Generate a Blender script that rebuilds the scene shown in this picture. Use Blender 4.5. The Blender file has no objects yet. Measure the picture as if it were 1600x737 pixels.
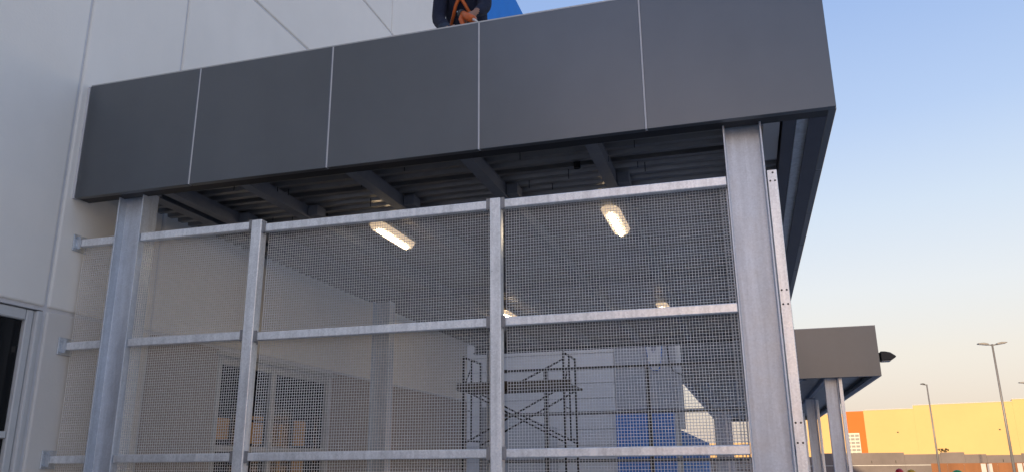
import bpy, bmesh, math, random
import numpy as np
from mathutils import Vector, Matrix
random.seed(7)
rng = np.random.default_rng(7)
sc = bpy.context.scene
COL = sc.collection
R = math.radians
EYE = 1.65                                   # eye height, metres above the pavement

# ------------------------------------------------------------------ camera
cam_d = bpy.data.cameras.new('camera'); cam = bpy.data.objects.new('camera', cam_d); COL.objects.link(cam)
yaw, pit, rol = -0.279339, 0.280302, -0.010023
fw = Vector((math.sin(yaw)*math.cos(pit), math.cos(yaw)*math.cos(pit), math.sin(pit)))
r0 = Vector((math.cos(yaw), -math.sin(yaw), 0)); u0 = r0.cross(fw)
r1 = math.cos(rol)*r0 + math.sin(rol)*u0; u1 = -math.sin(rol)*r0 + math.cos(rol)*u0
M = Matrix((r1, u1, -fw)).transposed().to_4x4(); M.translation = Vector((0, 0, EYE))
cam.matrix_world = M
cam_d.sensor_fit = 'HORIZONTAL'; cam_d.sensor_width = 36; cam_d.lens = 1245.1/1600*36
cam_d.clip_start = 0.05; cam_d.clip_end = 3000
sc.camera = cam

# ------------------------------------------------------------------ world, sun, exposure
SUN_EL, SUN_AZ = R(8.0), R(191)              # azimuth clockwise from +Y: the sun is low behind the camera, over the store
w = bpy.data.worlds.new('World'); sc.world = w; w.use_nodes = True
nt = w.node_tree; nt.nodes.clear()
sky = nt.nodes.new('ShaderNodeTexSky'); sky.sky_type = 'NISHITA'; sky.sun_disc = False
sky.sun_elevation = SUN_EL; sky.sun_rotation = SUN_AZ
sky.altitude = 0; sky.air_density = 1.0; sky.dust_density = 2.0; sky.ozone_density = 1.0
bg = nt.nodes.new('ShaderNodeBackground'); bg.inputs[1].default_value = 0.15
wo = nt.nodes.new('ShaderNodeOutputWorld')
# evening haze: a veil that depends only on height above the horizon, the same all the way round
def ramp_w(stops):
    r = nt.nodes.new('ShaderNodeValToRGB'); nt.links.new(sxyz.outputs[2], r.inputs[0]); el = r.color_ramp.elements
    el[0].position = stops[0][0]; el[0].color = (*stops[0][1], 1); el[1].position = stops[-1][0]; el[1].color = (*stops[-1][1], 1)
    for ps, cl in stops[1:-1]: e = el.new(ps); e.color = (*cl, 1)
    return r
tcw = nt.nodes.new('ShaderNodeTexCoord'); sxyz = nt.nodes.new('ShaderNodeSeparateXYZ'); nt.links.new(tcw.outputs['Generated'], sxyz.inputs[0])
tint = ramp_w([(0, (.60, .52, .80)), (.06, (.62, .56, .74)), (.12, (.78, .62, .64)), (.22, (.84, .68, .74)), (.34, (.84, .74, .86)), (.5, (.80, .78, .95)), (1, (.8, .8, .95))])
veil = ramp_w([(0, (.76, .62, .52)), (.05, (.80, .68, .57)), (.11, (.80, .74, .66)), (.19, (.75, .77, .77)), (.28, (.62, .71, .80)), (.38, (.45, .58, .80)), (.52, (.31, .45, .75)), (1, (.20, .32, .62))])
mlt = nt.nodes.new('ShaderNodeMixRGB'); mlt.blend_type = 'MULTIPLY'; mlt.inputs[0].default_value = 1
nt.links.new(sky.outputs[0], mlt.inputs[1]); nt.links.new(tint.outputs[0], mlt.inputs[2])
vsc = nt.nodes.new('ShaderNodeVectorMath'); vsc.operation = 'SCALE'; vsc.inputs['Scale'].default_value = 2.22
nt.links.new(veil.outputs[0], vsc.inputs[0])
mxw = nt.nodes.new('ShaderNodeMixRGB'); mxw.inputs[0].default_value = .84
nt.links.new(mlt.outputs[0], mxw.inputs[1]); nt.links.new(vsc.outputs[0], mxw.inputs[2])
nt.links.new(mxw.outputs[0], bg.inputs[0]); nt.links.new(bg.outputs[0], wo.inputs[0])
sd = bpy.data.lights.new('sun', 'SUN'); sd.energy = 2.0; sd.angle = R(0.5); sd.color = (1.0, 0.76, 0.46)
sun = bpy.data.objects.new('sun', sd); COL.objects.link(sun)
to_sun = Vector((math.sin(SUN_AZ)*math.cos(SUN_EL), math.cos(SUN_AZ)*math.cos(SUN_EL), math.sin(SUN_EL)))
sun.rotation_euler = to_sun.to_track_quat('Z', 'Y').to_euler()
sc.view_settings.view_transform = 'Standard'; sc.view_settings.look = 'None'
sc.view_settings.gamma = 1.0; sc.view_settings.use_curve_mapping = False
sc.view_settings.exposure = 1.65

# ------------------------------------------------------------------ materials
def mat(name, col, rough=.6, metal=0., var=.12, scale=6., bump=0., bscale=60., spec=.5, stretch=(1, 1, 1), rvar=0., coat=0., streak=0.):
    m = bpy.data.materials.new(name); m.use_nodes = True
    t = m.node_tree; n = t.nodes; b = n['Principled BSDF']
    b.inputs['Roughness'].default_value = rough; b.inputs['Metallic'].default_value = metal
    b.inputs['Specular IOR Level'].default_value = spec
    b.inputs['Coat Weight'].default_value = coat
    tc = n.new('ShaderNodeTexCoord'); mp = n.new('ShaderNodeMapping'); mp.inputs['Scale'].default_value = stretch
    t.links.new(tc.outputs['Object'], mp.inputs[0])
    nz = n.new('ShaderNodeTexNoise'); nz.inputs['Scale'].default_value = scale; nz.inputs['Detail'].default_value = 6
    nz.inputs['Roughness'].default_value = .65
    t.links.new(mp.outputs[0], nz.inputs['Vector'])
    rp = n.new('ShaderNodeValToRGB')
    rp.color_ramp.elements[0].position = .25; rp.color_ramp.elements[1].position = .75
    rp.color_ramp.elements[0].color = (*[c*(1-var) for c in col], 1); rp.color_ramp.elements[1].color = (*[min(1, c*(1+var)) for c in col], 1)
    t.links.new(nz.outputs['Fac'], rp.inputs[0]); t.links.new(rp.outputs[0], b.inputs['Base Color'])
    if streak:                                                   # faint run-off streaks
        m3 = n.new('ShaderNodeMapping'); m3.inputs['Scale'].default_value = (2.2, 2.2, .35); t.links.new(tc.outputs['Object'], m3.inputs[0])
        n3 = n.new('ShaderNodeTexNoise'); n3.inputs['Scale'].default_value = 1.3; n3.inputs['Detail'].default_value = 5; t.links.new(m3.outputs[0], n3.inputs['Vector'])
        r3 = n.new('ShaderNodeMapRange'); r3.inputs[1].default_value = .35; r3.inputs[2].default_value = .7; r3.inputs[3].default_value = 1+streak; r3.inputs[4].default_value = 1-streak
        t.links.new(n3.outputs['Fac'], r3.inputs[0]); s3 = n.new('ShaderNodeVectorMath'); s3.operation = 'SCALE'
        t.links.new(rp.outputs[0], s3.inputs[0]); t.links.new(r3.outputs[0], s3.inputs['Scale']); t.links.new(s3.outputs[0], b.inputs['Base Color'])
    if rvar:
        mr = n.new('ShaderNodeMapRange'); mr.inputs[3].default_value = rough-rvar; mr.inputs[4].default_value = rough+rvar
        t.links.new(nz.outputs['Fac'], mr.inputs[0]); t.links.new(mr.outputs[0], b.inputs['Roughness'])
    if bump:
        n2 = n.new('ShaderNodeTexNoise'); n2.inputs['Scale'].default_value = bscale; n2.inputs['Detail'].default_value = 4
        t.links.new(tc.outputs['Object'], n2.inputs['Vector'])
        bp = n.new('ShaderNodeBump'); bp.inputs['Strength'].default_value = bump; bp.inputs['Distance'].default_value = .01
        t.links.new(n2.outputs['Fac'], bp.inputs['Height']); t.links.new(bp.outputs[0], b.inputs['Normal'])
    return m

def galv(name, col, rough=.42, metal=.55, spangle=.10, streak=.12):
    """hot-dip galvanised steel: spangle cells, run-off streaks, chalky stains"""
    m = mat(name, col, rough, metal, var=.10, scale=9, rvar=.10)
    t = m.node_tree; n = t.nodes; b = n['Principled BSDF']
    src = b.inputs['Base Color'].links[0].from_socket
    tc = n['Texture Coordinate']
    vo = n.new('ShaderNodeTexVoronoi'); vo.inputs['Scale'].default_value = 90
    t.links.new(tc.outputs['Object'], vo.inputs['Vector'])
    r1 = n.new('ShaderNodeMapRange'); r1.inputs[3].default_value = 1-spangle; r1.inputs[4].default_value = 1+spangle
    t.links.new(vo.outputs['Color'], r1.inputs[0])
    mp = n.new('ShaderNodeMapping'); mp.inputs['Scale'].default_value = (14, 14, .9)
    t.links.new(tc.outputs['Object'], mp.inputs[0])
    ns = n.new('ShaderNodeTexNoise'); ns.inputs['Scale'].default_value = 1.6; ns.inputs['Detail'].default_value = 7; ns.inputs['Distortion'].default_value = .6
    t.links.new(mp.outputs[0], ns.inputs['Vector'])
    r2 = n.new('ShaderNodeMapRange'); r2.inputs[1].default_value = .3; r2.inputs[2].default_value = .7
    r2.inputs[3].default_value = 1-streak; r2.inputs[4].default_value = 1+streak
    t.links.new(ns.outputs['Fac'], r2.inputs[0])
    ml = n.new('ShaderNodeMath'); ml.operation = 'MULTIPLY'
    t.links.new(r1.outputs[0], ml.inputs[0]); t.links.new(r2.outputs[0], ml.inputs[1])
    mx = n.new('ShaderNodeVectorMath'); mx.operation = 'SCALE'
    t.links.new(src, mx.inputs[0]); t.links.new(ml.outputs[0], mx.inputs['Scale'])
    t.links.new(mx.outputs[0], b.inputs['Base Color'])
    return m

def emit(name, col, strength):
    m = bpy.data.materials.new(name); m.use_nodes = True
    b = m.node_tree.nodes['Principled BSDF']; b.inputs['Base Color'].default_value = (.8, .8, .78, 1)
    b.inputs['Emission Color'].default_value = (*col, 1); b.inputs['Emission Strength'].default_value = strength
    return m

def glass_dark(name, col=(.012, .013, .014)):
    m = mat(name, col, .03, 0, var=.1, spec=.22)
    return m

MT = dict(
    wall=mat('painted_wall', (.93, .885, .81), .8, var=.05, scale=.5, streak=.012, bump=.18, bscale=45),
    wall_low_shaded=mat('painted_wall_low_shaded', (.44, .375, .33), .8, var=.04, scale=.9, bump=.18, bscale=45),  # lower band's own darker tone plus painted canopy shade
    wall_low_lit=mat('painted_wall_low_lit', (.74, .70, .65), .8, var=.04, scale=.9, bump=.18, bscale=45),  # lit copy of the lower band, without the painted canopy shade
    backing=mat('wall_joint', (.70, .69, .70), .85, var=.05),
    fascia=mat('fascia_panel_paint', (.145, .156, .170), .30, .68, streak=.02, var=.07, scale=1.1, bump=.06, bscale=1.4, spec=.5, rvar=.04),
    joint=mat('joint_sealant', (.62, .62, .64), .5, .1, var=.08),
    lip=mat('fascia_lip', (.02, .021, .025), .5, .2, var=.1),
    beam=mat('beam_paint', (.21, .225, .26), .5, .2, var=.18, scale=5),
    deck=mat('deck_steel', (.30, .295, .295), .34, .75, var=.2, scale=3, stretch=(1, 6, 1)),
    galv=galv('galvanised_steel', (.57, .61, .66)),
    galv_col=galv('galvanised_column', (.62, .665, .73), .38, .38, .07, .12),
    galv_rail=galv('galvanised_rail', (.87, .89, .91), .32, .45, .10, .13),
    wire=mat('galvanised_wire', (.92, .91, .89), .28, .25, var=.15, scale=40),
    clip=galv('weathered_clip', (.30, .30, .31), .5, .5),
    bolt=mat('dark_bolt', (.012, .012, .013), .6, .3),
    alu=mat('aluminium_frame', (.50, .50, .49), .4, .5, var=.06),
    white_frame=mat('white_frame', (.62, .62, .61), .5, var=.05),
    glass=glass_dark('dark_glass'),
    blue=mat('blue_paint', (.002, .22, .74), .8, var=.06, scale=1.5),
    asphalt=mat('dusty_concrete_lot', (.48, .46, .445), .9, var=.25, scale=3, bump=.4, bscale=150),
    concrete=mat('concrete', (.52, .50, .47), .85, var=.12, scale=2, bump=.3, bscale=80),
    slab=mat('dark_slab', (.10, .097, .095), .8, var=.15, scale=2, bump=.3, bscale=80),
    grey_wall=mat('grey_wall', (.48, .48, .49), .8, var=.06, scale=1, bump=.2),
    pale_wall=mat('pale_siding', (.93, .90, .86), .7, var=.04, scale=1, bump=.1),
    yellow=mat('yellow_render', (.56, .36, .15), .85, var=.04, scale=.15, bump=.2, bscale=8),
    orange=mat('orange_render', (.66, .125, .018), .85, var=.05, scale=.15),
    block=mat('block_wall', (.17, .14, .13), .9, var=.18, scale=.5, bump=.4, bscale=20),
    brown=mat('brown_hoarding', (.22, .09, .035), .85, var=.25, scale=.8, stretch=(1, 1, .15)),
    pale=mat('pale_board', (.48, .44, .42), .8, var=.1, scale=1),
    pole=galv('pole_steel', (.20, .19, .185), .5, .3),
    scaffold=mat('scaffold_tube', (.045, .04, .036), .55, .4, var=.35, scale=9),
    plank=mat('scaffold_plank', (.10, .085, .07), .85, var=.3, scale=6, stretch=(1, 9, 1)),
    lamp_case=mat('lamp_case', (.55, .53, .49), .5, .2),
    lens=emit('lamp_lens', (1.0, .70, .40), .26),
    tube=emit('lamp_tube', (1.0, .78, .50), 7),
    black=mat('black_plastic', (.015, .015, .017), .45),
    navy=mat('navy_cloth', (.010, .014, .035), .9, var=.3, scale=14, bump=.6, bscale=30),
    denim=mat('denim_cloth', (.03, .045, .075), .9, var=.25, scale=18, bump=.4, bscale=50),
    skin=mat('skin', (.32, .17, .115), .55, var=.10, scale=20),
    hair=mat('hair', (.012, .010, .009), .7),
    gun_orange=mat('orange_plastic', (.62, .13, .02), .4, var=.1),
    white_plastic=mat('white_plastic', (.75, .75, .73), .4, var=.04),
    red_hat=mat('red_helmet', (.55, .02, .02), .35), yellow_hat=mat('yellow_helmet', (.75, .42, .02), .35), green_hat=mat('green_helmet', (.03, .35, .10), .35),
    vest=mat('orange_vest', (.75, .20, .03), .8), shirt=mat('grey_shirt', (.25, .25, .27), .9),
    navy_metal=mat('navy_metal', (.05, .058, .085), .45, .3),
    slat=mat('window_slat', (.22, .21, .19), .6),
    tan_patch=mat('tan_patch', (.62, .34, .13), .8, var=.15, scale=4),
    backlit_steel=mat('backlit_steel', (.10, .10, .10), .5, .4, var=.2),  # backlit darkness of the far rails put into the steel colour
    louvre=mat('louvre', (.55, .52, .45), .6),
)

# ------------------------------------------------------------------ mesh helpers
class MB:
    def __init__(s): s.v = []; s.f = []
    def poly(s, verts, faces):
        k = len(s.v); s.v += [tuple(map(float, q)) for q in verts]; s.f += [tuple(i+k for i in f) for f in faces]; return s
    def box(s, x0, x1, y0, y1, z0, z1):
        return s.poly([(x0,y0,z0),(x1,y0,z0),(x1,y1,z0),(x0,y1,z0),(x0,y0,z1),(x1,y0,z1),(x1,y1,z1),(x0,y1,z1)],
                      [(0,3,2,1),(4,5,6,7),(0,1,5,4),(1,2,6,5),(2,3,7,6),(3,0,4,7)])
    def tube(s, pts, r, n=8, cap=True):
        pts = [Vector(p) for p in pts]; rr = r if isinstance(r, (list, tuple)) else [r]*len(pts)
        rings = []; prev = None
        for i, p in enumerate(pts):
            d = (pts[min(i+1, len(pts)-1)]-pts[max(i-1, 0)]).normalized()
            if prev is None: a = d.orthogonal().normalized()
            else: a = (prev-d*prev.dot(d)).normalized()
            prev = a; b = d.cross(a)
            rings.append([p+rr[i]*(math.cos(2*math.pi*k/n)*a+math.sin(2*math.pi*k/n)*b) for k in range(n)])
        vs = [q for rg in rings for q in rg]; fs = []
        for i in range(len(pts)-1):
            for k in range(n): fs.append((i*n+k, i*n+(k+1)%n, (i+1)*n+(k+1)%n, (i+1)*n+k))
        if cap: fs.append(tuple(range(n-1, -1, -1))); fs.append(tuple((len(pts)-1)*n+k for k in range(n)))
        return s.poly(vs, fs)
    def prism(s, poly2, ax, a0, a1):
        """extrude a polygon; ax = axis of extrusion (0,1,2); poly2 in the two other axes in order"""
        n = len(poly2)
        def P(q, a):
            q = list(q); q.insert(ax, a); return q
        return s.poly([P(q, a0) for q in poly2]+[P(q, a1) for q in poly2],
                      [tuple(range(n-1, -1, -1)), tuple(range(n, 2*n))]+[(k, (k+1) % n, n+(k+1) % n, n+k) for k in range(n)])
    def mesh(s, name):
        me = bpy.data.meshes.new(name); me.from_pydata(s.v, [], s.f)
        bm = bmesh.new(); bm.from_mesh(me); bmesh.ops.recalc_face_normals(bm, faces=bm.faces); bm.to_mesh(me); bm.free()
        return me
    def build(s, name, m, parent=None, bevel=0, smooth=False, segs=1):
        me = s.mesh(name); me.materials.append(m)
        return place(name, me, parent, bevel, smooth, segs)

def place(name, me, parent=None, bevel=0, smooth=False, segs=1):
    o = bpy.data.objects.new(name, me); COL.objects.link(o)
    if parent is not None: o.parent = parent; o.matrix_parent_inverse = Matrix.Translation(parent_loc(parent)).inverted()
    if bevel:
        md = o.modifiers.new('bevel', 'BEVEL'); md.width = bevel; md.segments = segs; md.limit_method = 'ANGLE'
    if smooth: me.polygons.foreach_set('use_smooth', [True]*len(me.polygons))
    return o
def parent_loc(o):
    p = Vector(o.location)
    while o.parent is not None: o = o.parent; p = p if o is None else p
    return p if o.type == 'EMPTY' else Vector((0, 0, 0))
def thing(name, label, cat, loc=(0, 0, 0), group=None):
    o = bpy.data.objects.new(name, None); COL.objects.link(o); o.location = loc; o.empty_display_size = .2
    return tag(o, label, cat, group)
def tag(o, label, cat, group=None):
    o['label'] = label; o['category'] = cat
    if group: o['group'] = group
    return o
def struct(o): o['kind'] = 'structure'; return o

def isec(x0, x1, y0, y1, z0, z1, tf=.012, tw=.009):
    """H-column: flanges in the YZ planes at x0 and x1, web between them"""
    m = MB(); ym = (y0+y1)/2
    return m.prism([(x0,y0),(x0+tf,y0),(x0+tf,ym-tw/2),(x1-tf,ym-tw/2),(x1-tf,y0),(x1,y0),(x1,y1),(x1-tf,y1),(x1-tf,ym+tw/2),(x0+tf,ym+tw/2),(x0+tf,y1),(x0,y1)], 2, z0, z1)

# ------------------------------------------------------------------ ground
GDROP = -.30
def gz(y): t = min(1, max(0, (y-15.8)/2)); return GDROP*t*t*(3-2*t)
xs = np.concatenate([[-900, -300, -100, -40], np.linspace(-20, 40, 25), [80, 200, 500, 900]])
ys = np.concatenate([[-900, -200, -60, -20], np.linspace(-10, 30, 81), [60, 100, 200, 500, 1500]])
gm = MB(); nx, ny = len(xs), len(ys)
gm.poly([(x, y, gz(y)) for y in ys for x in xs], [(j*nx+i, j*nx+i+1, (j+1)*nx+i+1, (j+1)*nx+i) for j in range(ny-1) for i in range(nx-1)])
struct(gm.build('ground', MT['asphalt'], smooth=True))
struct(MB().box(-5.25, 6, -14, 5.0, -.3, .115).build('bounce_apron', MT['concrete'], bevel=.02))  # unseen paving, made pale to bounce light up under the canopy
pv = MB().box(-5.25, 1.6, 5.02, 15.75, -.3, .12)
struct(pv.build('pavement', MT['slab'], bevel=.02))  # unseen floor, made dark to keep bounced light off the deck

# ------------------------------------------------------------------ store building
XW = -5.31
store = thing('store_building', 'tall white panelled store wall rising behind and left of the canopy', 'building', (-25, -10, 0))
ZT = EYE+10.2
MB().box(-45, XW-.36, -60, 15.2, 0, ZT-.05).build('wall', MT['backing'], store)
for a, b, c in ((-60, 2.02, 0), (4.99, 7.27, 0), (9.70, 15.2, 0), (2.02, 4.99, EYE+1.225), (7.27, 9.70, EYE+1.152)):
    MB().box(XW-.36, XW-.022, a, b, c, ZT-.05).build('wall_core', MT['backing'], store)
MB().box(-45.1, XW+.03, -60.1, 15.24, ZT-.05, ZT+.12).build('parapet_cap', MT['alu'], store, bevel=.01)
zrow = [0.0, EYE+1.24, EYE+5.45, EYE+7.14, ZT-.05]
ycol = [-60]+[-50+6*k for k in range(9)]+[2.0, 5.0, 6.2, 11.15, 15.2]
ycol = sorted(set([y for y in ycol if y < 1] + [2.0, 5.0, 6.2, 11.15, 15.2]))
G = .016
def panel(y0, y1, z0, z1, m):
    MB().box(XW-.06, XW, y0+G, y1-G, z0+G, z1-G).build('wall_panel', m, store, bevel=.018, segs=3)
for i in range(len(ycol)-1):
    for j in range(4):
        y0, y1 = ycol[i], ycol[i+1]; z0, z1 = zrow[j], zrow[j+1]
        m = (MT['wall_low_lit'] if y0 == 5.0 else MT['wall_low_shaded']) if j == 0 else MT['wall']
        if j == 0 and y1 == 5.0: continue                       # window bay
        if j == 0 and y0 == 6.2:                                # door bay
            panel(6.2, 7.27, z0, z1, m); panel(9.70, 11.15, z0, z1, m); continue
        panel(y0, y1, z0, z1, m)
# window bay beside the camera
win = MB().box(XW-.3, XW-.12, 2.03, 4.98, .5, EYE+1.22).build('window', MT['black'], store)
MB().box(XW-.12, XW-.035, 4.86, 4.925, .5, EYE+1.215).build('jamb', MT['white_frame'], win, bevel=.008)
MB().box(XW-.13, XW-.004, 4.93, 4.985, 0, EYE+1.215).build('casing', MT['white_frame'], win, bevel=.012, segs=2)
MB().box(XW-.12, XW-.035, 2.03, 4.855, EYE+1.13, EYE+1.215).build('head', MT['white_frame'], win, bevel=.008)
MB().box(XW-.115, XW-.045, 2.03, 4.855, EYE+.235, EYE+.285).build('transom', MT['white_frame'], win, bevel=.006)
MB().box(XW-.119, XW-.07, 2.03, 4.855, EYE+.29, EYE+1.125).build('pane', MT['glass'], win)
MB().box(XW-.119, XW-.07, 2.03, 4.855, .505, EYE+.23).build('pane', MT['glass'], win)
MB().box(XW-.12, XW+.03, 2.03, 4.925, .42, .5).build('sill', MT['white_frame'], win, bevel=.006)
MB().box(XW-.06, XW, 2.03, 4.92, 0, .41).build('wall_panel', MT['wall_low_shaded'], store, bevel=.01)
# glazed doors under the canopy
dz = EYE+1.15
door = MB().box(XW-.3, XW-.13, 7.28, 9.69, 0.12, dz).build('door', MT['black'], store)
for a, b in ((7.28, 7.35), (8.31, 8.39), (9.62, 9.69)): MB().box(XW-.11, XW-.02, a, b, .12, dz).build('door_frame', MT['alu'], door, bevel=.004)
for a, b in ((7.35, 8.31), (8.39, 9.62)):
    for z0, z1 in ((dz-.075, dz), (EYE+.17, EYE+.235), (.13, .25)): MB().box(XW-.105, XW-.03, a, b, z0, z1).build('door_rail', MT['alu'], door, bevel=.004)
for a, b in ((7.35, 8.31), (8.39, 9.62)):
    for z0, z1 in ((EYE+.235, dz-.075), (.25, EYE+.17)): MB().box(XW-.115, XW-.075, a, b, z0, z1).build('pane', MT['glass'], door)
MB().tube([(XW+.02, 8.22, 1.0), (XW+.02, 8.22, 1.35)], .014).build('handle', MT['alu'], door, smooth=True)
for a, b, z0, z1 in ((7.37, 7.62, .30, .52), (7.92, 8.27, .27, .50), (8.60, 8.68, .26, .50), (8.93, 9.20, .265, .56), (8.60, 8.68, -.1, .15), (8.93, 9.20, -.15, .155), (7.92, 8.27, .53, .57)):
    MB().box(XW-.074, XW-.068, a, b, EYE+z0, EYE+z1).build('tan_sheet', MT['tan_patch'], door)  # tan sheets added on the panes for the orange patches in the glass
MB().box(XW-.02, XW+.035, 7.2, 9.76, dz+.004, dz+.05).build('lintel_trim', MT['alu'], store, bevel=.005)

# blue upper facade beyond
bf = thing('blue_facade', 'blue upper storey of the store entrance above the roofline behind the worker', 'building', (-8, 22, EYE+5.6))
for k in range(3):
    y0 = 15.3+6*k
    for zz in ((EYE+5.6, EYE+9.1), (EYE+9.12, EYE+12.68)):
        MB().box(-14, XW, y0+.008, y0+5.992, zz[0]+.006, zz[1]).build('blue_panel', MT['blue'], bf, bevel=.01)

# ------------------------------------------------------------------ entrance block seen through the screens
vest = thing('entrance_block', 'pale grey entrance block with a blue lower panel beyond the far screen', 'building', (-5, 23, GDROP))
YV = 22.0
MB().box(-13.8, -3.41, YV+.05, 27, GDROP, EYE+5.5).build('wall', MT['backing'], vest)
MB().box(-3.405, -1.74, YV+.05, YV+.30, GDROP, EYE+5.5).build('wall', MT['backing'], vest)
zz = GDROP
while zz < EYE+5.4:                                           # siding boards
    MB().box(-13.8, -3.42, YV-.01, YV+.05, zz+.012, zz+.40).build('siding_board', MT['pale_wall'], vest, bevel=.008); zz += .412
MB().box(-3.40, -1.80, YV-.06, YV+.05, EYE+1.43, EYE+5.5).build('grey_pier', MT['grey_wall'], vest, bevel=.01)
MB().box(-3.42, -1.86, YV-.10, YV+.05, GDROP, EYE+1.41).build('blue_panel', MT['blue'], vest, bevel=.01)
MB().box(-1.80, -1.72, YV-.05, YV+.05, GDROP, EYE+5.5).build('corner_trim', MT['grey_wall'], vest, bevel=.01)
MB().box(-1.72, -1.60, YV-.07, YV+.12, EYE+.9, EYE+5.5).build('corner_post', MT['white_plastic'], vest, bevel=.01)
MB().box(-1.86, -1.80, YV-.11, YV-.04, GDROP, EYE+1.3).build('corner_trim', MT['white_plastic'], vest, bevel=.005)
bw = thing('low_blue_wall', 'low blue wall with white ends running back beside the entrance block', 'wall', (-1.9, 29, GDROP))
for k in range(4):
    MB().box(-1.95, -1.70, 22.4+3.4*k, 22.4+3.4*k+3.38, GDROP, EYE+.86).build('blue_panel', MT['blue'], bw, bevel=.01)
MB().box(-1.97, -1.68, 36.0, 36.2, GDROP, EYE+.88).build('end_cap', MT['white_plastic'], bw, bevel=.01)
lw = MB().prism([(15.9, GDROP), (21.8, GDROP), (21.8, EYE+.98), (15.9, EYE+1.16)], 0, -5.25, -5.0).build('ramp_wall', MT['grey_wall'], None, bevel=.01)
tag(lw, 'low grey ramp wall sloping down beyond the scaffold', 'wall')
# emblem on the grey pier
sg = thing('emblem_sign', 'white angular sign with blue edges on the grey pier', 'sign', (-2.3, YV-.1, EYE+2.45))
out = [(-2.60, EYE+3.6), (-2.42, EYE+2.55), (-2.36, EYE+2.45), (-2.22, EYE+2.44), (-2.16, EYE+2.55), (-2.02, EYE+3.6), (-2.15, EYE+3.6), (-2.25, EYE+2.98), (-2.32, EYE+2.90), (-2.38, EYE+2.98), (-2.47, EYE+3.6)]
MB().prism(out, 1, YV-.17, YV-.162).build('face', MT['white_plastic'], sg)
MB().prism([(x+(.012 if x > -2.31 else -.012), z-(.01 if z < EYE+2.7 else 0)) for x, z in out], 1, YV-.161, YV-.062).build('edge_return', MT['blue'], sg)
cb = MB().tube([(-1.95, YV-.2, EYE+4.2), (-1.93, YV-.2, EYE+3.0), (-1.90, YV-.2, EYE+2.6), (-1.80, YV-.2, EYE+2.38), (-1.62, YV-.15, EYE+2.30), (-1.55, YV-.02, EYE+2.30)], .02, 6).build('hanging_cable', MT['black'], None, smooth=True)
tag(cb, 'black cable drooping across the corner of the entrance block', 'cable')

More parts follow.
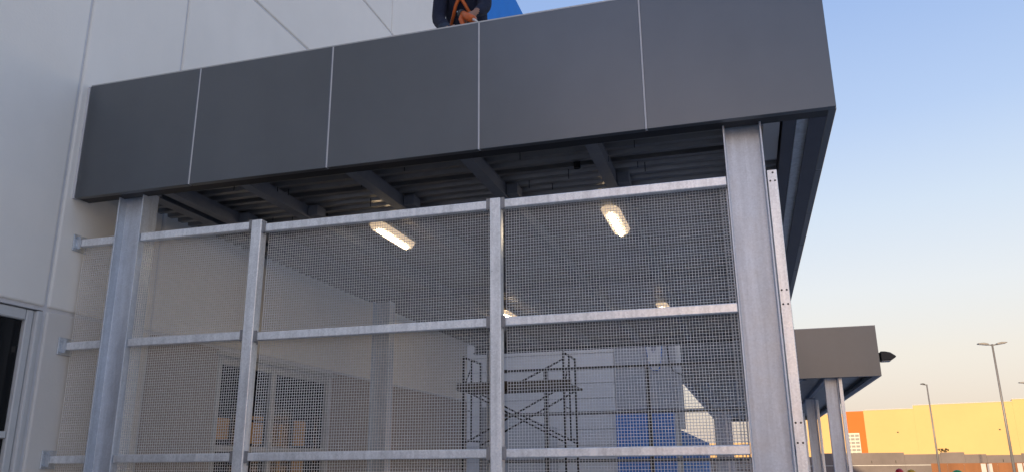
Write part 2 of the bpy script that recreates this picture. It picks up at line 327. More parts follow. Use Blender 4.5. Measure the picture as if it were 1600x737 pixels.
# ------------------------------------------------------------------ canopies
def canopy(root, x0, x1, y0, y1, zb, zt, front_cuts, cols, beams, deckz, colzb, left_side, sheet=.912, rail_post=True):
    T = .05; g = .0065
    # front and back faces, side returns: one object for each panel
    cuts = front_cuts
    for a, b in zip(cuts[:-1], cuts[1:]):
        MB().box(a+g, b-g, y0, y0+T, zb, zt).build('fascia_panel', MT['fascia'], root, bevel=.003)
        MB().box(a+g, b-g, y1-T, y1, zb, zt).build('fascia_panel', MT['fascia'], root, bevel=.003)
    for c in cuts[1:-1]:
        for yy in (y0+.004, y1-T+.003): MB().box(c-.0062, c+.0062, yy, yy+.04, zb+.004, zt-.002).build('joint_strip', MT['joint'], root)
    n = round((y1-y0-2*T)/1.22); st = (y1-y0-2*T)/n
    sides = [(x1-T, x1)]+([(x0, x0+T)] if left_side else [])
    for sx0, sx1 in sides:
        for k in range(n):
            a = y0+T+k*st
            MB().box(sx0, sx1, a+g*(k > 0)+.001, a+st-g*(k < n-1)-.001, zb, zt).build('fascia_panel', MT['fascia'], root, bevel=.003)
            if k: MB().box(sx0+.004, sx1-.004, a-.0062, a+.0062, zb+.004, zt-.002).build('joint_strip', MT['joint'], root)
    # bottom return lips and cap
    L = .11
    MB().box(x0+.004, x1-T, y0+T, y0+T+L, zb+.004, zb+.022).build('soffit_lip', MT['lip'], root)
    MB().box(x0+.004, x1-T, y1-T-L, y1-T, zb+.004, zb+.022).build('soffit_lip', MT['lip'], root)
    MB().box(x1-T-L, x1-T, y0+T+L, y1-T-L, zb+.003, zb+.021).build('soffit_lip', MT['navy_metal'], root)
    if left_side: MB().box(x0+T, x0+T+L, y0+T+L, y1-T-L, zb+.003, zb+.021).build('soffit_lip', MT['navy_metal'], root)
    MB().box(x0+.004, x1-.004, y0+.004, y0+T+.08, zt+.001, zt+.012).build('cap_flashing', MT['alu'], root)
    # deck sheets with ribs along X
    p = .152; d = .072; ya = y0+T+.01; ye = y1-T-.01
    while ya < ye-.02:
        yb = min(ye, ya+sheet); prof = []; y = ya; 
        while y < yb-1e-6:
            for t, h in ((0, 0), (.36, 0), (.5, d), (.86, d)):
                if y+t*p <= yb: prof.append((y+t*p, deckz+h))
            y += p
        prof.append((yb-.002, prof[-1][1])); prof.append((yb, deckz))
        bot = prof; top = [(a, b+.004) for a, b in reversed(prof)]
        m = MB(); m.poly([(x0+.01, a, b) for a, b in bot]+[(x1-T-.01, a, b) for a, b in bot], [(i, i+1, len(bot)+i+1, len(bot)+i) for i in range(len(bot)-1)])
        m.poly([(x0+.01, a, b+.004) for a, b in bot]+[(x1-T-.01, a, b+.004) for a, b in bot], [(i, i+1, len(bot)+i+1, len(bot)+i) for i in range(len(bot)-1)])
        m.build('deck_sheet', MT['deck'], root); ya = yb
    MB().box(x0+.02, x1-T-.02, y0+T+.02, y1-T-.02, deckz+.08, deckz+.115).build('roof_topping', MT['concrete'], root)
    # cross purlins along Y (C-sections)
    for bx in beams:
        a, b = bx-.05, bx+.045
        MB().prism([(a, zb+.055), (b, zb+.055), (b, zb+.063), (b-.006, zb+.063), (b-.006, deckz-.008), (b, deckz-.008), (b, deckz-.001), (a, deckz-.001), (a, deckz-.008), (b-.014, deckz-.008), (b-.014, zb+.063), (a, zb+.063)], 1, y0+.2, y1-.2).build('purlin', MT['beam'], root)
        for yy in (y0+1.22, y0+5.2): MB().box(b+.001, b+.10, yy, yy+.16, zb+.075, deckz-.002).build('purlin_bracket', MT['beam'], root, bevel=.003)
    for (cx0, cx1, cy, zf) in cols:
        isec(cx0, cx1, cy-.09, cy+.09, zf, colzb).build('column', MT['galv_col'], root, bevel=.002)
        MB().box(cx0-.05, cx1+.05, cy-.14, cy+.14, zf, zf+.02).build('base_plate', MT['galv_col'], root)
        MB().box(cx0-.02, cx1+.02, cy-.1, cy+.1, colzb+.001, colzb+.018).build('cap_plate', MT['beam'], root)

zb1, zt1 = EYE+.4315*5.08, EYE+.6345*5.08
XE = .142*5.08
cuts = [XW+.025, -.8185*5.08, -.576*5.08, -.335*5.08, -.098*5.08, XE]
Yc = 5.28
can = thing('near_canopy', 'dark grey panelled canopy on galvanised columns beside the white store wall', 'canopy', (-2.3, 10.3, 0))
CX = [(-4.925, -4.675), (0.0, 0.25)]
deck1 = EYE+2.36
cols = [(a, b, y, .12) for a, b in CX for y in (Yc, 10.15, 15.3)]
canopy(can, XW+.025, XE, 5.08, 15.58, zb1, zt1, cuts, cols, [-4.58, -3.84, -2.87, -1.90, -.93], deck1, zb1+.045, False)
MB().box(XW+.001, XW+.024, 5.082, 5.13, zb1, zt1).build('joint_strip', MT['joint'], can)
# main beams on the columns
for a, b in CX:
    xm = (a+b)/2
    MB().prism([(xm-.06, zb1+.065), (xm+.06, zb1+.065), (xm+.06, zb1+.075), (xm+.005, zb1+.075), (xm+.005, deck1-.012), (xm+.06, deck1-.012), (xm+.06, deck1-.002), (xm-.06, deck1-.002), (xm-.06, deck1-.012), (xm-.005, deck1-.012), (xm-.005, zb1+.075), (xm-.06, zb1+.075)], 1, 5.2, 15.45).build('main_beam', MT['beam'], can)
for y in (10.15, 15.3):
    for xa, xb in zip([-4.53, -3.79, -2.82, -1.85, -.88], [-3.90, -2.93, -1.96, -.99, CX[1][0]-.02]):
        MB().box(xa+.02, xb-.02, y-.04, y+.04, zb1+.07, deck1-.003).build('cross_beam', MT['beam'], can)
# eave framing between the last column and the side return
MB().prism([(.40, zb1+.03), (.485, zb1+.03), (.485, zb1+.036), (.406, zb1+.036), (.406, deck1-.003), (.40, deck1-.003)], 1, 5.25, 15.4).build('eave_channel', MT['navy_metal'], can)
MB().box(.49, .605, 5.24, 15.4, zb1+.045, zb1+.055).build('soffit_panel', MT['galv'], can, bevel=.002)
MB().box(.27, .385, 5.24, 5.62, zb1+.05, zb1+.2).build('eave_bracket', MT['grey_wall'], can, bevel=.004)
MB().box(.27, .385, 5.64, 6.1, zb1+.06, zb1+.19).build('eave_bracket', MT['grey_wall'], can, bevel=.004)
# fixing pins hanging through the deck
for k in range(34):
    x = random.uniform(-4.4, -.1); y = 5.5+random.random()*2.2; h = random.uniform(.03, .075)
    MB().tube([(x, y, deck1+.02), (x, y, deck1-h)], .0035, 5).build('deck_pin', MT['bolt'], can)
MB().tube([(-1.16, 5.98, deck1+.01), (-1.16, 5.98, deck1-.05)], .028, 10).build('junction_knob', MT['bolt'], can)

# ------------------------------------------------------------------ mesh screens
PITCH = .0200; WR = .0024
def wires_np(lines, r):
    """lines: list of (n,3) arrays; 3-sided tubes; returns verts, quads"""
    V = []; F = []; k = 0
    for P, ax in lines:
        n = len(P)
        off = {2: [(r, 0, 0), (-r*.5, r*.866, 0), (-r*.5, -r*.866, 0)], 0: [(0, 0, r), (0, r*.866, -r*.5), (0, -r*.866, -r*.5)], 1: [(0, 0, r), (r*.866, 0, -r*.5), (-r*.866, 0, -r*.5)]}[ax]
        v = (P[:, None, :]+np.array(off)[None]).reshape(-1, 3)
        i = np.arange(n-1)[:, None]*3+k; j = np.arange(3)[None]; j2 = (j+1) % 3
        f = np.stack([i+j, i+j2, i+3+j2, i+3+j], -1).reshape(-1, 4)
        V.append(v); F.append(f); k += 3*n
    return np.concatenate(V), np.concatenate(F)
def mesh_from(name, V, F, m):
    me = bpy.data.meshes.new(name); me.vertices.add(len(V)); me.vertices.foreach_set('co', V.astype(np.float32).ravel())
    me.loops.add(F.size); me.loops.foreach_set('vertex_index', F.astype(np.int32).ravel())
    me.polygons.add(len(F)); me.polygons.foreach_set('loop_start', np.arange(0, F.size, 4, dtype=np.int32))
    me.update(calc_edges=True); me.validate()
    me.polygons.foreach_set('use_smooth', np.ones(len(F), bool))
    me.materials.append(m); return me
def weave(name, parent, a0, a1, z0, z1, pl, axis='x', zweave=1.35, woven=True, WR=WR):
    """woven wire panel in the plane y=pl (axis x) or x=pl (axis y)"""
    na = int((a1-a0)/PITCH); nz = int((z1-z0)/PITCH); lines = []
    A = a0+(a1-a0-na*PITCH)/2+PITCH*np.arange(na+1); Z = z0+PITCH*np.arange(nz+1)
    am = WR*1.0
    wob = rng.normal(0, .0006, (len(A),)); wobz = rng.normal(0, .0006, (len(Z),))
    kz = int(np.searchsorted(Z, zweave)) if woven else len(Z)
    def pk(u, d, z): return np.stack([u, d, z], -1) if axis == 'x' else np.stack([d, u, z], -1)
    for i, a in enumerate(A):
        if woven:
            idx = np.arange(kz, len(Z)); s = np.where((idx+i) % 2, am, -am); zz = Z[idx]; 
            zz = np.concatenate([[Z[0]], zz]); s = np.concatenate([[am], s])
        else: zz = Z[[0, -1]]; s = np.array([am, am])
        ph = a*7.0; u = a+wob[i]+.0012*np.sin(zz*3.1+ph)
        lines.append((pk(u, pl+s+.007*np.sin(zz*2.3+a*1.7), zz), 2))
    for k, z in enumerate(Z):
        if woven and k >= kz:
            s = np.where((np.arange(len(A))+k) % 2, -am, am); u = A
        else: u = A[[0, -1]]; s = np.array([-am, -am])
        zz = z+wobz[k]+.0012*np.sin(u*2.9+z*5)
        lines.append((pk(u, pl+s+.007*np.sin(zz*2.3+u*1.7), zz), 0 if axis == 'x' else 1))
    V, F = wires_np(lines, WR)
    o = place(name, mesh_from(name, V, F, MT['wire']), parent); o['kind'] = 'stuff'; return o

def clip(parent, x, y, z, sgn):
    m = MB(); m.box(x, x+sgn*.028, y+.001, y+.006, z-.042, z+.042); m.box(x, x+sgn*.005, y+.006, y+.05, z-.042, z+.042)
    m.tube([(x+sgn*.016, y+.001, z-.038), (x+sgn*.016, y-.009, z-.038)], .007, 6); m.tube([(x+sgn*.016, y+.03, z-.036), (x+sgn*.016, y+.03, z-.06)], .006, 6)
    return m.build('clip', MT['clip'], parent)

YR0, YR1 = 5.20, 5.255                        # rail front and back
YMESH = 5.268
RZ = [(.052, .108), (.925, .985), (1.775, 1.838), (-.82, -.76), (-1.42, -1.36)]
scr = thing('front_mesh_screen', 'near galvanised wire mesh screen with rails and posts facing the camera', 'mesh screen', (-2.5, 5.25, .12))
posts = [(-3.612, -3.522), (-1.652, -1.573)]
for a, b in posts:
    MB().box(a, b, 5.183, 5.262, .13, EYE+1.872 if a < -2 else EYE+1.848).build('post', MT['galv_rail'], scr, bevel=.005, segs=2)
bays = [(XW+.012, CX[0][0]), (CX[0][1], posts[0][0]), (posts[0][1], posts[1][0]), (posts[1][1], CX[1][0])]
for i, (a, b) in enumerate(bays):
    for j, (z0, z1) in enumerate(RZ):
        dzz = .028 if (i < 2 and j == 2) else (.012 if i < 2 and j == 1 else 0)
        MB().box(a+.008, b-.002, YR0, YR1, EYE+z0+dzz, EYE+z1+dzz).build('rail', MT['galv_rail'], scr, bevel=.005, segs=2)
        zc = EYE+(z0+z1)/2+dzz
        if i == 0:
            MB().box(XW+.001, XW+.012, YR0-.045, YR1+.045, zc-.07, zc+.07).build('wall_plate', MT['galv'], scr, bevel=.003)
            m = MB(); m.box(XW+.012, XW+.05, YR0-.012, YR0-.004, zc-.055, zc+.055)
            m.tube([(XW+.012, YR0-.03, zc+.045), (XW+.024, YR0-.03, zc+.045)], .01, 6); m.tube([(XW+.012, YR0-.03, zc-.045), (XW+.024, YR0-.03, zc-.045)], .01, 6)
            m.build('clip', MT['galv'], scr)
        if i == 2: clip(scr, a+.001, YR0-.008, zc, 1); clip(scr, b-.001, YR0-.008, zc, -1)
        if i == 3: clip(scr, a+.001, YR0-.008, zc, 1)
        if i == 1: clip(scr, b-.001, YR0-.008, zc, -1)
    top = EYE+1.795+(.028 if i < 2 else 0)+(.055 if i == 2 else 0)
    weave('wire_mesh', scr, a+.01, b-.004, .2, top, YMESH)
    if i in (1, 3):                                            # turned-back mesh edge along the column
        e0 = a+.004 if i == 1 else b-.05
        weave('mesh_edge', scr, e0, e0+.045, .2, top-.01, YMESH-.012)
MB().box(-.012, -.004, YR0+.06, YMESH+.03, .2, EYE+1.77).build('edge_angle', MT['galv'], scr)

back = thing('far_mesh_screen', 'far wire mesh screen at the back of the canopy, dark against the light', 'mesh screen', (-2.5, 15.35, .12))
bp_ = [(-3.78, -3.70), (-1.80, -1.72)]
for a, b in bp_: MB().box(a, b, 15.31, 15.39, .13, EYE+1.83).build('post', MT['backlit_steel'], back, bevel=.004)
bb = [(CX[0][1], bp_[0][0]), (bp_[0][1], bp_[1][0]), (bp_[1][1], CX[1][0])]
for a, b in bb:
    for z0, z1 in RZ: MB().box(a+.002, b-.002, 15.32, 15.38, EYE+z0, EYE+z1).build('rail', MT['backlit_steel'], back, bevel=.004)
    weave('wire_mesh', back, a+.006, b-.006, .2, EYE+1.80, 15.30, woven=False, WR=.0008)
side = thing('side_mesh_screen', 'side wire mesh screen behind the big right column with a drilled edge post', 'mesh screen', (.29, 10, .12))
ep = MB().box(.257, .318, 5.19, 5.20, .13, EYE+1.846).box(.310, .318, 5.20, 5.29, .13, EYE+1.846).build('edge_post', MT['galv_rail'], side, bevel=.002)
for z in (1.826, 1.77, 1.045, .955, .232, .115):
    for dx in ((.292,) if z > 1.8 else (.272, .302)):
        MB().tube([(dx, 5.1905, EYE+z), (dx, 5.1885, EYE+z)], .0062, 10).build('bolt_hole', MT['bolt'], ep)
for y in (7.0, 8.6, 11.8, 13.5): MB().box(.257, .318, y-.03, y+.03, .13, EYE+1.84).build('post', MT['galv'], side, bevel=.003)
for z0, z1 in RZ:
    for ya, yb in zip((5.3, 7.03, 8.63, 11.83, 13.53), (6.97, 8.57, 11.77, 13.47, 15.2)): MB().box(.262, .312, ya, yb, EYE+z0, EYE+z1).build('rail', MT['galv'], side)
weave('wire_mesh', side, 5.32, 15.2, .2, EYE+1.8, .325, axis='y', woven=False)

# ------------------------------------------------------------------ lamps under the canopy
lamp_pos = [(-3.27, 7.07, 'lit strip lamp under the canopy left of the middle post'), (-1.05, 7.27, 'lit strip lamp under the canopy right of the middle post'),
            (-3.42, 11.75, 'far lit strip lamp just right of the middle post behind the middle rail'), (-1.07, 11.95, 'far lit strip lamp above the middle rail towards the right column')]
for x, y, lab in lamp_pos:
    o = thing('strip_lamp', lab, 'lamp', (x, y, EYE+2.2), 'strip lamps under the canopy')
    z = EYE+2.25
    MB().prism([(x-.08, z), (x+.08, z), (x+.05, z+.07), (x-.05, z+.07)], 1, y-.42, y+.42).build('housing', MT['lamp_case'], o, bevel=.006)
    lp = [(-.088, -.36), (-.03, -.45), (.03, -.45), (.088, -.36), (.088, .36), (.03, .45), (-.03, .45), (-.088, .36)]
    MB().poly([(x+a, y+b, z-.002) for a, b in lp]+[(x+a*.75, y+b*.93, z-.05) for a, b in lp], [tuple(range(8, 16))]+[(k, (k+1) % 8, 8+(k+1) % 8, 8+k) for k in range(8)]).build('lens', MT['lens'], o)
    MB().tube([(x, y-.33, z-.052), (x, y+.33, z-.052)], .026, 8).build('tube', MT['tube'], o, smooth=True)
    for yy in (y-.25, y+.25): MB().tube([(x, yy, z+.07), (x, yy, deck1+.001)], .006, 6).build('stem', MT['galv'], o)

# ------------------------------------------------------------------ scaffold
sf = thing('scaffold_tower', 'dark tubular scaffold tower with plank platform inside the mesh enclosure', 'scaffold', (-3.8, 13.2, .12))
ZS = EYE+1.82
fx = (-2.86, -4.62)
for i, x in enumerate(fx):
    fr = MB()
    ya, yb = 13.0, 13.95
    top = ZS
    fr.tube([(x, ya, .12), (x, ya, top)], .022, 8).tube([(x, yb, .12), (x, yb, top)], .022, 8)
    fr.tube([(x, ya, top-.02), (x, yb, top-.02)], .020, 8).tube([(x, ya, EYE+.42), (x, yb, EYE+.42)], .018, 8).tube([(x, ya, .5), (x, yb, .5)], .018, 8)
    fr.tube([(x, ya+.42, EYE+.42), (x, ya+.42, top-.02)], .015, 6).tube([(x, ya, EYE+.92), (x, ya+.42, EYE+.92)], .014, 6).tube([(x, ya, top-.55), (x, ya+.42, top-.15)], .014, 6)
    fr.build('end_frame', MT['scaffold'], sf, smooth=True)
for y in (13.0, 13.95):
    MB().tube([(fx[0], y-.03, EYE+1.25), (fx[1], y-.03, EYE+.35)], .016, 6).build('brace', MT['scaffold'], sf, smooth=True)
    MB().tube([(fx[1], y+.03, EYE+1.25), (fx[0], y+.03, EYE+.35)], .016, 6).build('brace', MT['scaffold'], sf, smooth=True)
MB().tube([(fx[0], 13.0, ZS-.12), (fx[1]+.6, 13.0, EYE+1.15)], .016, 6).build('brace', MT['scaffold'], sf, smooth=True)
for k in range(4):
    MB().box(-4.75, -2.74, 13.02+.235*k, 13.02+.235*k+.225, EYE+1.24+.004*(k % 2), EYE+1.285+.004*(k % 2)).build('plank', MT['plank'], sf, bevel=.004)
MB().box(-4.75, -2.74, 12.985, 13.015, EYE+1.25, EYE+1.37).build('toe_board', MT['plank'], sf, bevel=.003)
MB().box(-4.7, -2.9, 13.05, 13.45, EYE+.16, EYE+.20).build('plank', MT['plank'], sf, bevel=.003)
for x in fx:
    for y in (13.0, 13.95): MB().box(x-.07, x+.07, y-.07, y+.07, .12, .135).build('foot_plate', MT['scaffold'], sf)

# ------------------------------------------------------------------ second canopy
zb2, zt2 = EYE+1.725, EYE+2.775
can2 = thing('far_canopy', 'smaller detached grey canopy on steel columns in the car park behind', 'canopy', (.7, 27, GDROP))
cols2 = [(a, b, y, GDROP) for a, b in ((-.98, -.70), (1.64, 1.90)) for y in (18.55, 25.0, 31.5, 35.6) if a > 0 or y > 20]
canopy(can2, -1.33, 2.75, 18.2, 36.3, zb2, zt2, [-1.33, -.1, 1.12, 2.75], cols2, [-.2, .5, 1.2], zb2+.16, zb2+.045, True, sheet=1.824)
for xm in (-.84, 1.77): MB().box(xm-.05, xm+.05, 18.35, 36.1, zb2+.066, zb2+.158).build('main_beam', MT['beam'], can2)
for y in (18.50, 25.0, 31.5):
    MB().box(1.915, 1.985, y-.09, y-.02, GDROP, zb2+.02).build('edge_post', MT['galv_rail'], can2, bevel=.004)
    if y > 20: MB().box(-.67, -.60, y-.09, y-.02, GDROP, zb2+.02).build('edge_post', MT['galv_rail'], can2, bevel=.004)
wl = thing('area_light', 'black area light head sticking out from the side of the far canopy', 'lamp', (2.76, 20, EYE+2.2))
MB().prism([(2.90, EYE+2.13), (3.10, EYE+2.13), (3.20, EYE+2.19), (3.21, EYE+2.215), (3.10, EYE+2.30), (3.0, EYE+2.325), (2.90, EYE+2.33)], 1, 19.0, 19.34).build('head', MT['black'], wl, bevel=.012)
MB().box(2.752, 2.90, 19.1, 19.24, EYE+2.15, EYE+2.31).build('bracket', MT['black'], wl, bevel=.008)
MB().box(2.92, 3.10, 19.03, 19.31, EYE+2.118, EYE+2.128).build('lens', MT['lamp_case'], wl)

# ------------------------------------------------------------------ light poles
def light_pole(x, y, ztop, label, heads, r=.066, arm=.72):
    o = thing('light_pole', label, 'lamp post', (x, y, GDROP), 'parking lot light poles')
    MB().tube([(x, y, GDROP), (x, y, ztop)], [r*1.15, r*.75], 12).build('pole', MT['pole'], o, smooth=True)
    MB().box(x-.25, x+.25, y-.25, y+.25, GDROP, GDROP+.7).build('footing', MT['concrete'], o, bevel=.03)
    for s in heads:
        MB().tube([(x, y, ztop-.06), (x+s*arm*.35, y, ztop-.02)], .035, 8).build('arm', MT['pole'], o, smooth=True)
        m = MB().prism([(x+s*arm*.3, ztop-.05), (x+s*arm, ztop+.03), (x+s*arm*1.02, ztop+.07), (x+s*arm*.6, ztop+.09), (x+s*arm*.28, ztop+.03)], 1, y-.18, y+.18)
        hd = m.build('lamp_head', MT['black'] if len(heads) == 1 else MT['pole'], o, bevel=.015)
        MB().prism([(x+s*arm*.4, ztop-.045), (x+s*arm*.95, ztop+.015), (x+s*arm*.95, ztop+.02), (x+s*arm*.4, ztop-.035)], 1, y-.14, y+.14).build('lens', MT['lamp_case'], hd)
    return o
light_pole(13.4, 50, EYE+6.25, 'tall twin-headed light pole nearest, left of the right picture edge', (-1, 1))
light_pole(14.1, 72, EYE+6.0, 'shorter looking single-headed light pole against the yellow building', (-1,), r=.07, arm=.45)
light_pole(21.4, 72, EYE+5.85, 'light pole at the right picture edge with only its arm in view', (-1, 1), r=.07)

# ------------------------------------------------------------------ yellow building and walls beyond
KB = 1.65
def yb_y(x): return 97-.27*(x-11.2)
yb = thing('yellow_warehouse', 'sunlit yellow warehouse with an orange stripe beyond the car park', 'building', (30*KB, 93*KB, GDROP))
def ywall(name, x0, x1, zt, m, off=0., z0=None, depth=20, parent=None):
    y0, y1 = (yb_y(x0))*KB-off, (yb_y(x1))*KB-off
    x0 *= KB; x1 *= KB
    return MB().prism([(x0, y0), (x1, y1), (x1+depth*.2, y1+depth), (x0+depth*.2, y0+depth)], 2, GDROP if z0 is None else EYE+z0*KB, EYE+zt*KB).build(name, m, parent or yb)
for a, b, z in ((6.3, 10.095, 5.2), (12.205, 17.0, 5.46), (17.005, 25.8, 5.78), (25.805, 60, 5.98)): ywall('coping', a, b, z+.07, MT['pale'], off=.1, z0=z+.002, depth=.6)
ywall('low_wing', -14, 6.295, 2.35, MT['yellow'])
ywall('wall', 6.3, 10.095, 5.2, MT['yellow'])
ywall('orange_stripe', 10.1, 12.2, 5.42, MT['orange'])
ywall('wall', 12.205, 17.0, 5.46, MT['yellow'])
ywall('wall', 17.005, 25.8, 5.78, MT['yellow'])
ywall('wall', 25.805, 60, 5.98, MT['yellow'])
wn = ywall('window', 10.1, 11.55, 3.1, MT['louvre'], off=.08, z0=.3, depth=.1)
for k in range(7):
    z = .42+k*.38
    for j in range(3):
        x0 = 10.2+.45*j; ywall('slat', x0, x0+.37, z+.24, MT['slat'], off=.13, z0=z, depth=.04, parent=wn)
for x, z in ((15.2, 3.0), (24.3, 3.0)): ywall('vent', x, x+.14, z+.12, MT['bolt'], off=.1, z0=z, depth=.2)
bl = thing('block_wall', 'grey concrete block boundary wall with stepped top in front of the yellow building', 'wall', (18, 85, GDROP))
steps = [(-12, 6, .55), (6, 13.8, .86), (13.8, 16.9, .68), (16.9, 18.9, .82), (18.9, 20.7, .62), (20.7, 23.6, .53), (23.6, 24.6, .66), (24.6, 40, .55)]
for a, b, z in steps:
    MB().box(a+.005, b-.005, 84.9, 85.1, GDROP, EYE+z).build('wall_section', MT['block'], bl)
    MB().box(a+.005, b-.005, 84.87, 84.898, EYE-.32, EYE-.26).build('bond_beam', MT['concrete'], bl)
for x in (10.9, 13.0, 22.0, 26.0): MB().box(x-.02, x+.02, 84.86, 84.89, EYE-.1, EYE+.15).build('rebar', MT['bolt'], bl)
sb = MB()
for k in range(60):
    a = random.uniform(0, 6.28); h = random.uniform(.05, .3)
    c = Vector((17.25+random.gauss(0, .25), 85+random.gauss(0, .05), EYE+.83+h)); d = Vector((random.gauss(0, 1), random.gauss(0, 1), random.gauss(0, 1))).normalized()*.09; e = d.orthogonal()*.7
    sb.poly([c-d, c+e, c+d, c-e], [(0, 1, 2, 3)])
tag(sb.build('weed_tuft', mat('dry_weed', (.10, .07, .03), .9), None), 'small dry weed tuft growing on top of the block wall', 'plant')
hd = thing('brown_hoarding', 'brown site hoarding with pale boards in front of the block wall', 'fence', (18, 75, GDROP))
x = 14.1
while x < 32:
    MB().box(x+.008, x+1.21, 74.97, 75.0, GDROP, EYE-.14).build('board', MT['brown'], hd); x += 1.22
for a in (17.75, 18.2, 20.35, 20.8): MB().box(a, a+.36, 74.93, 74.966, GDROP, EYE-.19).build('pale_board', MT['pale'], hd)

# ------------------------------------------------------------------ people
def skin_mesh(chains, sub=1):
    """chains: list of [(pos, radius), ...]; consecutive points joined; shared names not needed: points closer than 1e-5 merge"""
    vs = []; rs = []; es = []
    def idx(p, r):
        for i, q in enumerate(vs):
            if (q-p).length < 1e-5: return i
        vs.append(p); rs.append(r); return len(vs)-1
    for ch in chains:
        pr = None
        for p, r in ch:
            i = idx(Vector(p), r)
            if pr is not None: es.append((pr, i))
            pr = i
    me = bpy.data.meshes.new('tmp'); me.from_pydata(vs, es, [])
    o = bpy.data.objects.new('tmp', me); COL.objects.link(o)
    o.modifiers.new('skin', 'SKIN')
    for i, r in enumerate(rs):
        sv = me.skin_vertices[0].data[i]; rr = r if isinstance(r, tuple) else (r, r); sv.radius = rr
    me.skin_vertices[0].data[0].use_root = True
    s = o.modifiers.new('sub', 'SUBSURF'); s.levels = sub; s.render_levels = sub
    dg = bpy.context.evaluated_depsgraph_get(); dg.update()
    out = bpy.data.meshes.new_from_object(o.evaluated_get(dg))
    bpy.data.objects.remove(o); return out, vs, es
def sph(c, r, seg=16, ring=10):
    m = MB(); c = Vector(c)
    for j in range(ring+1):
        for i in range(seg):
            t = math.pi*j/ring; a = 2*math.pi*i/seg
            m.v.append((c.x+r[0]*math.sin(t)*math.cos(a), c.y+r[1]*math.sin(t)*math.sin(a), c.z+r[2]*math.cos(t)))
    for j in range(ring):
        for i in range(seg): m.f.append((j*seg+i, j*seg+(i+1) % seg, (j+1)*seg+(i+1) % seg, (j+1)*seg+i))
    return m
def body(chains, rule, mats, parent, fingers=()):
    me, _, _ = skin_mesh(chains, 2)
    bm = bmesh.new(); bm.from_mesh(me)
    for ch in fingers:
        m2, _, _ = skin_mesh([ch], 1); n0 = len(bm.faces); bm.from_mesh(m2)
        bm.faces.ensure_lookup_table()
        for f in bm.faces[n0:]: f.material_index = 99
    for f in bm.faces:
        f.smooth = True
        f.material_index = 0 if f.material_index == 99 else rule(f.calc_center_median())
    me2 = bpy.data.meshes.new('body'); bm.to_mesh(me2); bm.free()
    for m in mats: me2.materials.append(m)
    return place('body', me2, parent)
def head(c, fwd, parent, hat=None, tilt=0):
    """head centred at c looking along fwd; features face that way"""
    h = sph(c, (.078, .098, .118)); c = Vector(c)
    q = Vector((0, -1, 0)).rotation_difference(Vector(fwd).normalized()).to_matrix()
    def turn(m): m.v = [tuple(c+q@(Vector(v)-c)) for v in m.v]; return m
    for i, v in enumerate(h.v):                                     # narrow jaw
        d = Vector(v)-c
        if d.z < 0: k = 1+.28*d.z/.118; h.v[i] = (c.x+d.x*k, c.y+d.y*(1+.1*d.z/.118), c.z+d.z)
    turn(h).build('head', MT['skin'], parent, smooth=True)
    f = MB()
    f.poly([c+Vector(p) for p in ((-.012, -.094, .02), (.012, -.094, .02), (.02, -.093, -.035), (-.02, -.093, -.035), (0, -.122, -.03))], [(0, 1, 4), (1, 2, 4), (2, 3, 4), (3, 0, 4)])
    turn(f).build('nose', MT['skin'], parent, smooth=True)
    for s in (-1, 1):
        turn(sph(c+Vector((s*.03, -.086, .012)), (.014, .009, .008), 8, 6)).build('eye', MT['white_plastic'], parent, smooth=True)
        turn(sph(c+Vector((s*.03, -.094, .012)), (.006, .004, .006), 8, 6)).build('iris', MT['black'], parent, smooth=True)
        turn(sph(c+Vector((s*.08, .005, -.005)), (.012, .022, .032), 8, 6)).build('ear', MT['skin'], parent, smooth=True)
    turn(sph(c+Vector((0, -.088, -.055)), (.024, .008, .007), 8, 6)).build('mouth', MT['skin'], parent, smooth=True)
    hr = sph(c+Vector((0, .012, .025)), (.084, .098, .105))
    hr.f = [fc for fc in hr.f if sum(hr.v[i][2] for i in fc)/4 > c.z+.03 or sum(hr.v[i][1] for i in fc)/4 > c.y+.03]
    turn(hr).build('hair', MT['hair'], parent, smooth=True)
    if hat:
        m = sph(c+Vector((0, .005, .05)), (.115, .140, .115), 20, 12)
        m.f = [fc for fc in m.f if sum(m.v[i][2] for i in fc)/4 > c.z+.05]
        k = len(m.v)
        ring = [(c.x+r*math.cos(a)*.8, c.y+.005-(.03 if math.sin(a) < 0 else 0)+r*math.sin(a), c.z+.052-.008*j) for j, r in ((0, .135), (1, .165)) for a in [2*math.pi*i/20 for i in range(20)]]
        m.poly(ring, [(i, (i+1) % 20, 20+(i+1) % 20, 20+i) for i in range(20)])
        o = turn(m).build('hard_hat', MT[hat], parent, smooth=True)
        sm = o.modifiers.new('solid', 'SOLIDIFY'); sm.thickness = .004
def hand(wrist, d, nrm, curl, s=1, thumb=1):
    """palm points + five finger chains; d = pointing direction, nrm = back of hand, thumb side = +-1"""
    w_ = Vector(wrist); d = Vector(d).normalized(); nrm = Vector(nrm); nrm = (nrm-d*nrm.dot(d)).normalized(); sd_ = d.cross(nrm)*thumb
    palm = [(w_, (.024, .019)), (w_+d*.045, (.036, .016)), (w_+d*.088, (.038, .013))]
    ch = []
    for k, (o, L) in enumerate(((.030, .072), (.011, .080), (-.009, .074), (-.028, .058))):
        p = w_+d*.082+sd_*o; pts = [(p, .0095)]; a = curl*.5; dd = d
        for sg, fr_ in enumerate((.45, .32, .23)):
            dd = (d*math.cos(a)-nrm*math.sin(a)).normalized(); p = p+dd*L*fr_; pts.append((p, .0088-.001*sg)); a += curl*.8
        ch.append(pts)
    p = w_+d*.03+sd_*.028; t1 = (d*.6+sd_*.75-nrm*.25).normalized(); t2 = (d*.85+sd_*.3-nrm*.45).normalized()
    ch.append([(p, .012), (p+t1*.038, .011), (p+t1*.038+t2*.032, .009)])
    return palm, ch

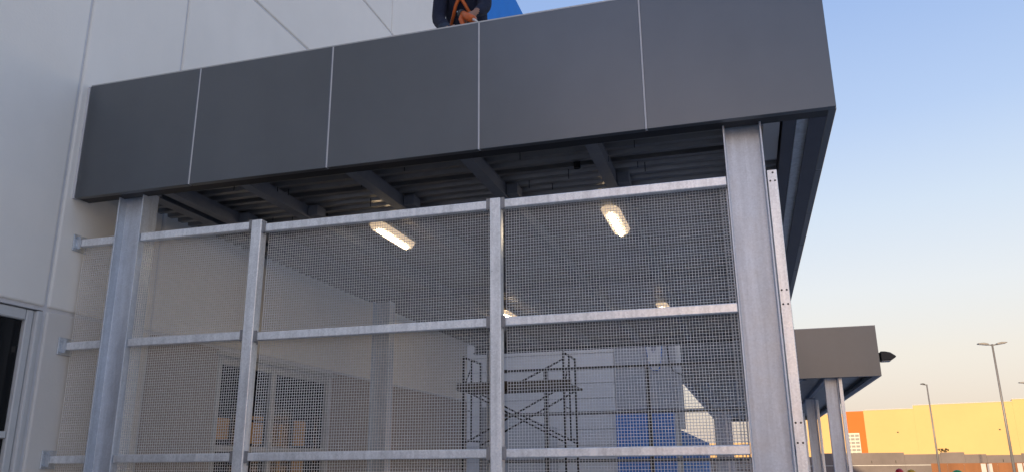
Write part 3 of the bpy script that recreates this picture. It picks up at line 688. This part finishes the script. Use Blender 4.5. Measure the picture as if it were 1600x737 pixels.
# worker standing on the canopy roof behind the fascia
DK = deck1+.115
wk = thing('person', 'worker in navy clothes leaning over the canopy fascia with an orange sealant gun', 'person', (-1.965, 5.6, DK))
hx = -1.975
hip = Vector((hx, 5.66, DK+.93)); chest = Vector((hx-.005, 5.50, DK+1.33)); neck = Vector((hx, 5.42, DK+1.53))
zt = zt1
rh = Vector((-1.975, 5.19, zt+.035)); lh = Vector((-1.785, 5.22, zt+.175))
pR, fR = hand(rh, (.75, -.6, -.12), (.1, .1, 1), .75, thumb=1)
pL, fL = hand(lh, (-.35, -.55, -.62), (.5, -.6, .5), 1.0, thumb=-1)
shR = chest+Vector((-.175, -.02, .10)); shL = chest+Vector((.175, -.02, .10))
elR = Vector((hx-.185, 5.40, DK+1.03)); elL = Vector((hx+.225, 5.38, DK+1.06))
ch = [[(hip, (.165, .125)), (hip+(chest-hip)*.5, (.16, .12)), (chest, (.165, .12)), (chest+(neck-chest)*.7, (.10, .08)), (neck, .055), (neck+Vector((0, -.03, .06)), .05)],
      [(chest, (.165, .12)), (shR, .072), ((shR+elR)/2, .066), (elR, .06), ((elR+rh)/2, .052), (rh-Vector((.02, -.02, 0)), .036)]+pR,
      [(chest, (.165, .12)), (shL, .072), ((shL+elL)/2, .066), (elL, .06), ((elL+lh)/2, .052), (lh-Vector((-.015, -.02, -.02)), .036)]+pL]
for s in (-1, 1):
    kn = Vector((hx+s*.13, 5.60, DK+.50)); an = Vector((hx+s*.13, 5.68, DK+.08))
    ch.append([(hip, (.165, .125)), (hip+Vector((s*.095, -.01, -.06)), .105), ((hip+kn)/2+Vector((s*.05, 0, 0)), .09), (kn, .068), ((kn+an)/2, .06), (an, .045), (an+Vector((0, -.09, -.035)), .042), (an+Vector((0, -.17, -.045)), .034)])
def wrule(c):
    for q in (rh, lh):
        if (c-q).length < .14 and ((c-q).y < .012 and c.y < 5.225): return 0
    if c.z < DK+.90: return 2
    if c.z > neck.z-.01 and abs(c.x-hx) < .09 and c.y < 5.45: return 0
    return 1
body(ch, wrule, [MT['skin'], MT['navy'], MT['denim']], wk, fR+fL)
head(neck+Vector((0, -.06, .16)), (0, -.8, -.5), wk, 'yellow_hat')
MB().tube([(hx-.13, 5.42, DK+1.45), (hx-.06, 5.375, DK+1.33), (hx+.04, 5.42, DK+1.15), (hx+.12, 5.50, DK+.98)], .014, 8).build('harness_strap', MT['gun_orange'], wk, smooth=True)
MB().tube([(hx+.13, 5.42, DK+1.45), (hx+.06, 5.372, DK+1.33), (hx-.04, 5.418, DK+1.15), (hx-.12, 5.50, DK+.98)], .014, 8).build('harness_strap', MT['gun_orange'], wk, smooth=True)
# sealant gun held over the panel joint
gn = thing('sealant_gun', 'orange sealant gun with white nozzle held at the top of the fascia joint', 'tool', (-1.72, 5.1, zt+.05))
tip = Vector((-1.712, 5.085, zt+.012)); tail = Vector((-1.945, 5.24, zt+.235)); ax_ = (tail-tip).normalized()
MB().tube([tip, tip+ax_*.07], [.004, .012], 10).build('nozzle', MT['white_plastic'], gn, smooth=True)
MB().tube([tip+ax_*.07, tip+ax_*.08, tip+ax_*.24], [.016, .031, .031], 14).build('cartridge', MT['gun_orange'], gn, smooth=True)
MB().tube([tip+ax_*.235, tip+ax_*.275], [.034, .034], 14).build('collar', MT['black'], gn)
side_v = Vector((.4, -.4, -.8)).normalized()
MB().tube([tip+ax_*.165, tip+ax_*.15+Vector((.02, .0, -.10))], [.012, .010], 8).build('trigger', MT['black'], gn, smooth=True)
MB().tube([tip+ax_*.27, tip+ax_*.34], .005, 8).build('plunger_rod', MT['galv'], gn, smooth=True)
MB().tube([tip+ax_*.24, tip+ax_*.24+Vector((-.01, -.02, -.05)), tip+ax_*.19+Vector((0, -.02, -.13))], [.022, .020, .017], 10).build('grip', MT['gun_orange'], gn, smooth=True)

# distant people in the car park: only their hard hats reach into the picture
def walker(x, y, H, label, hat, fwd):
    z0 = gz(y); k = H/1.75
    o = thing('person', label, 'person', (x, y, z0), 'people in the car park')
    f = Vector(fwd).normalized(); sx = Vector((-f.y, f.x, 0))
    def P(a, b, h): return Vector((x, y, z0))+sx*a*k+f*b*k+Vector((0, 0, h*k))
    ch = [[(P(0, 0, .93), (.15*k, .11*k)), (P(0, 0, 1.15), (.14*k, .10*k)), (P(0, 0, 1.36), (.16*k, .11*k)), (P(0, 0, 1.47), .07*k), (P(0, .01, 1.53), .052*k)]]
    for s in (-1, 1):
        ch.append([(P(0, 0, 1.36), (.16*k, .11*k)), (P(s*.18, 0, 1.38), .065*k), (P(s*.24, -.02, 1.10), .05*k), (P(s*.24, .08, .88), .038*k), (P(s*.24, .12, .80), (.03*k, .02*k)), (P(s*.235, .14, .71), (.022*k, .015*k))])
        ch.append([(P(0, 0, .93), (.15*k, .11*k)), (P(s*.10, 0, .88), .095*k), (P(s*.11, .04*s, .48), .065*k), (P(s*.11, 0, .09), .045*k), (P(s*.12, .08, .05), .045*k), (P(s*.12, .16, .035), .035*k)])
    def rule(c):
        h = (c.z-z0)/k
        if h > 1.47: return 0
        if h < .93 and abs((c-P(0, 0, 0)).dot(sx)) > .2*k: return 0
        return 1 if h > .92 else 2
    body(ch, rule, [MT['skin'], MT['vest'], MT['denim']], o)
    head(P(0, .02, 1.63), f, o, hat)
walker(4.20, 27.0, 1.72, 'person in red hard hat at the bottom edge right of the far canopy', 'red_hat', (-.4, -1, 0))
walker(4.71, 28.2, 1.68, 'person in yellow hard hat just right of the red hard hat', 'yellow_hat', (.6, -.8, 0))
walker(5.55, 26, 1.67, 'person in green hard hat at the bottom edge before the brown hoarding', 'green_hat', (-.9, .3, 0))
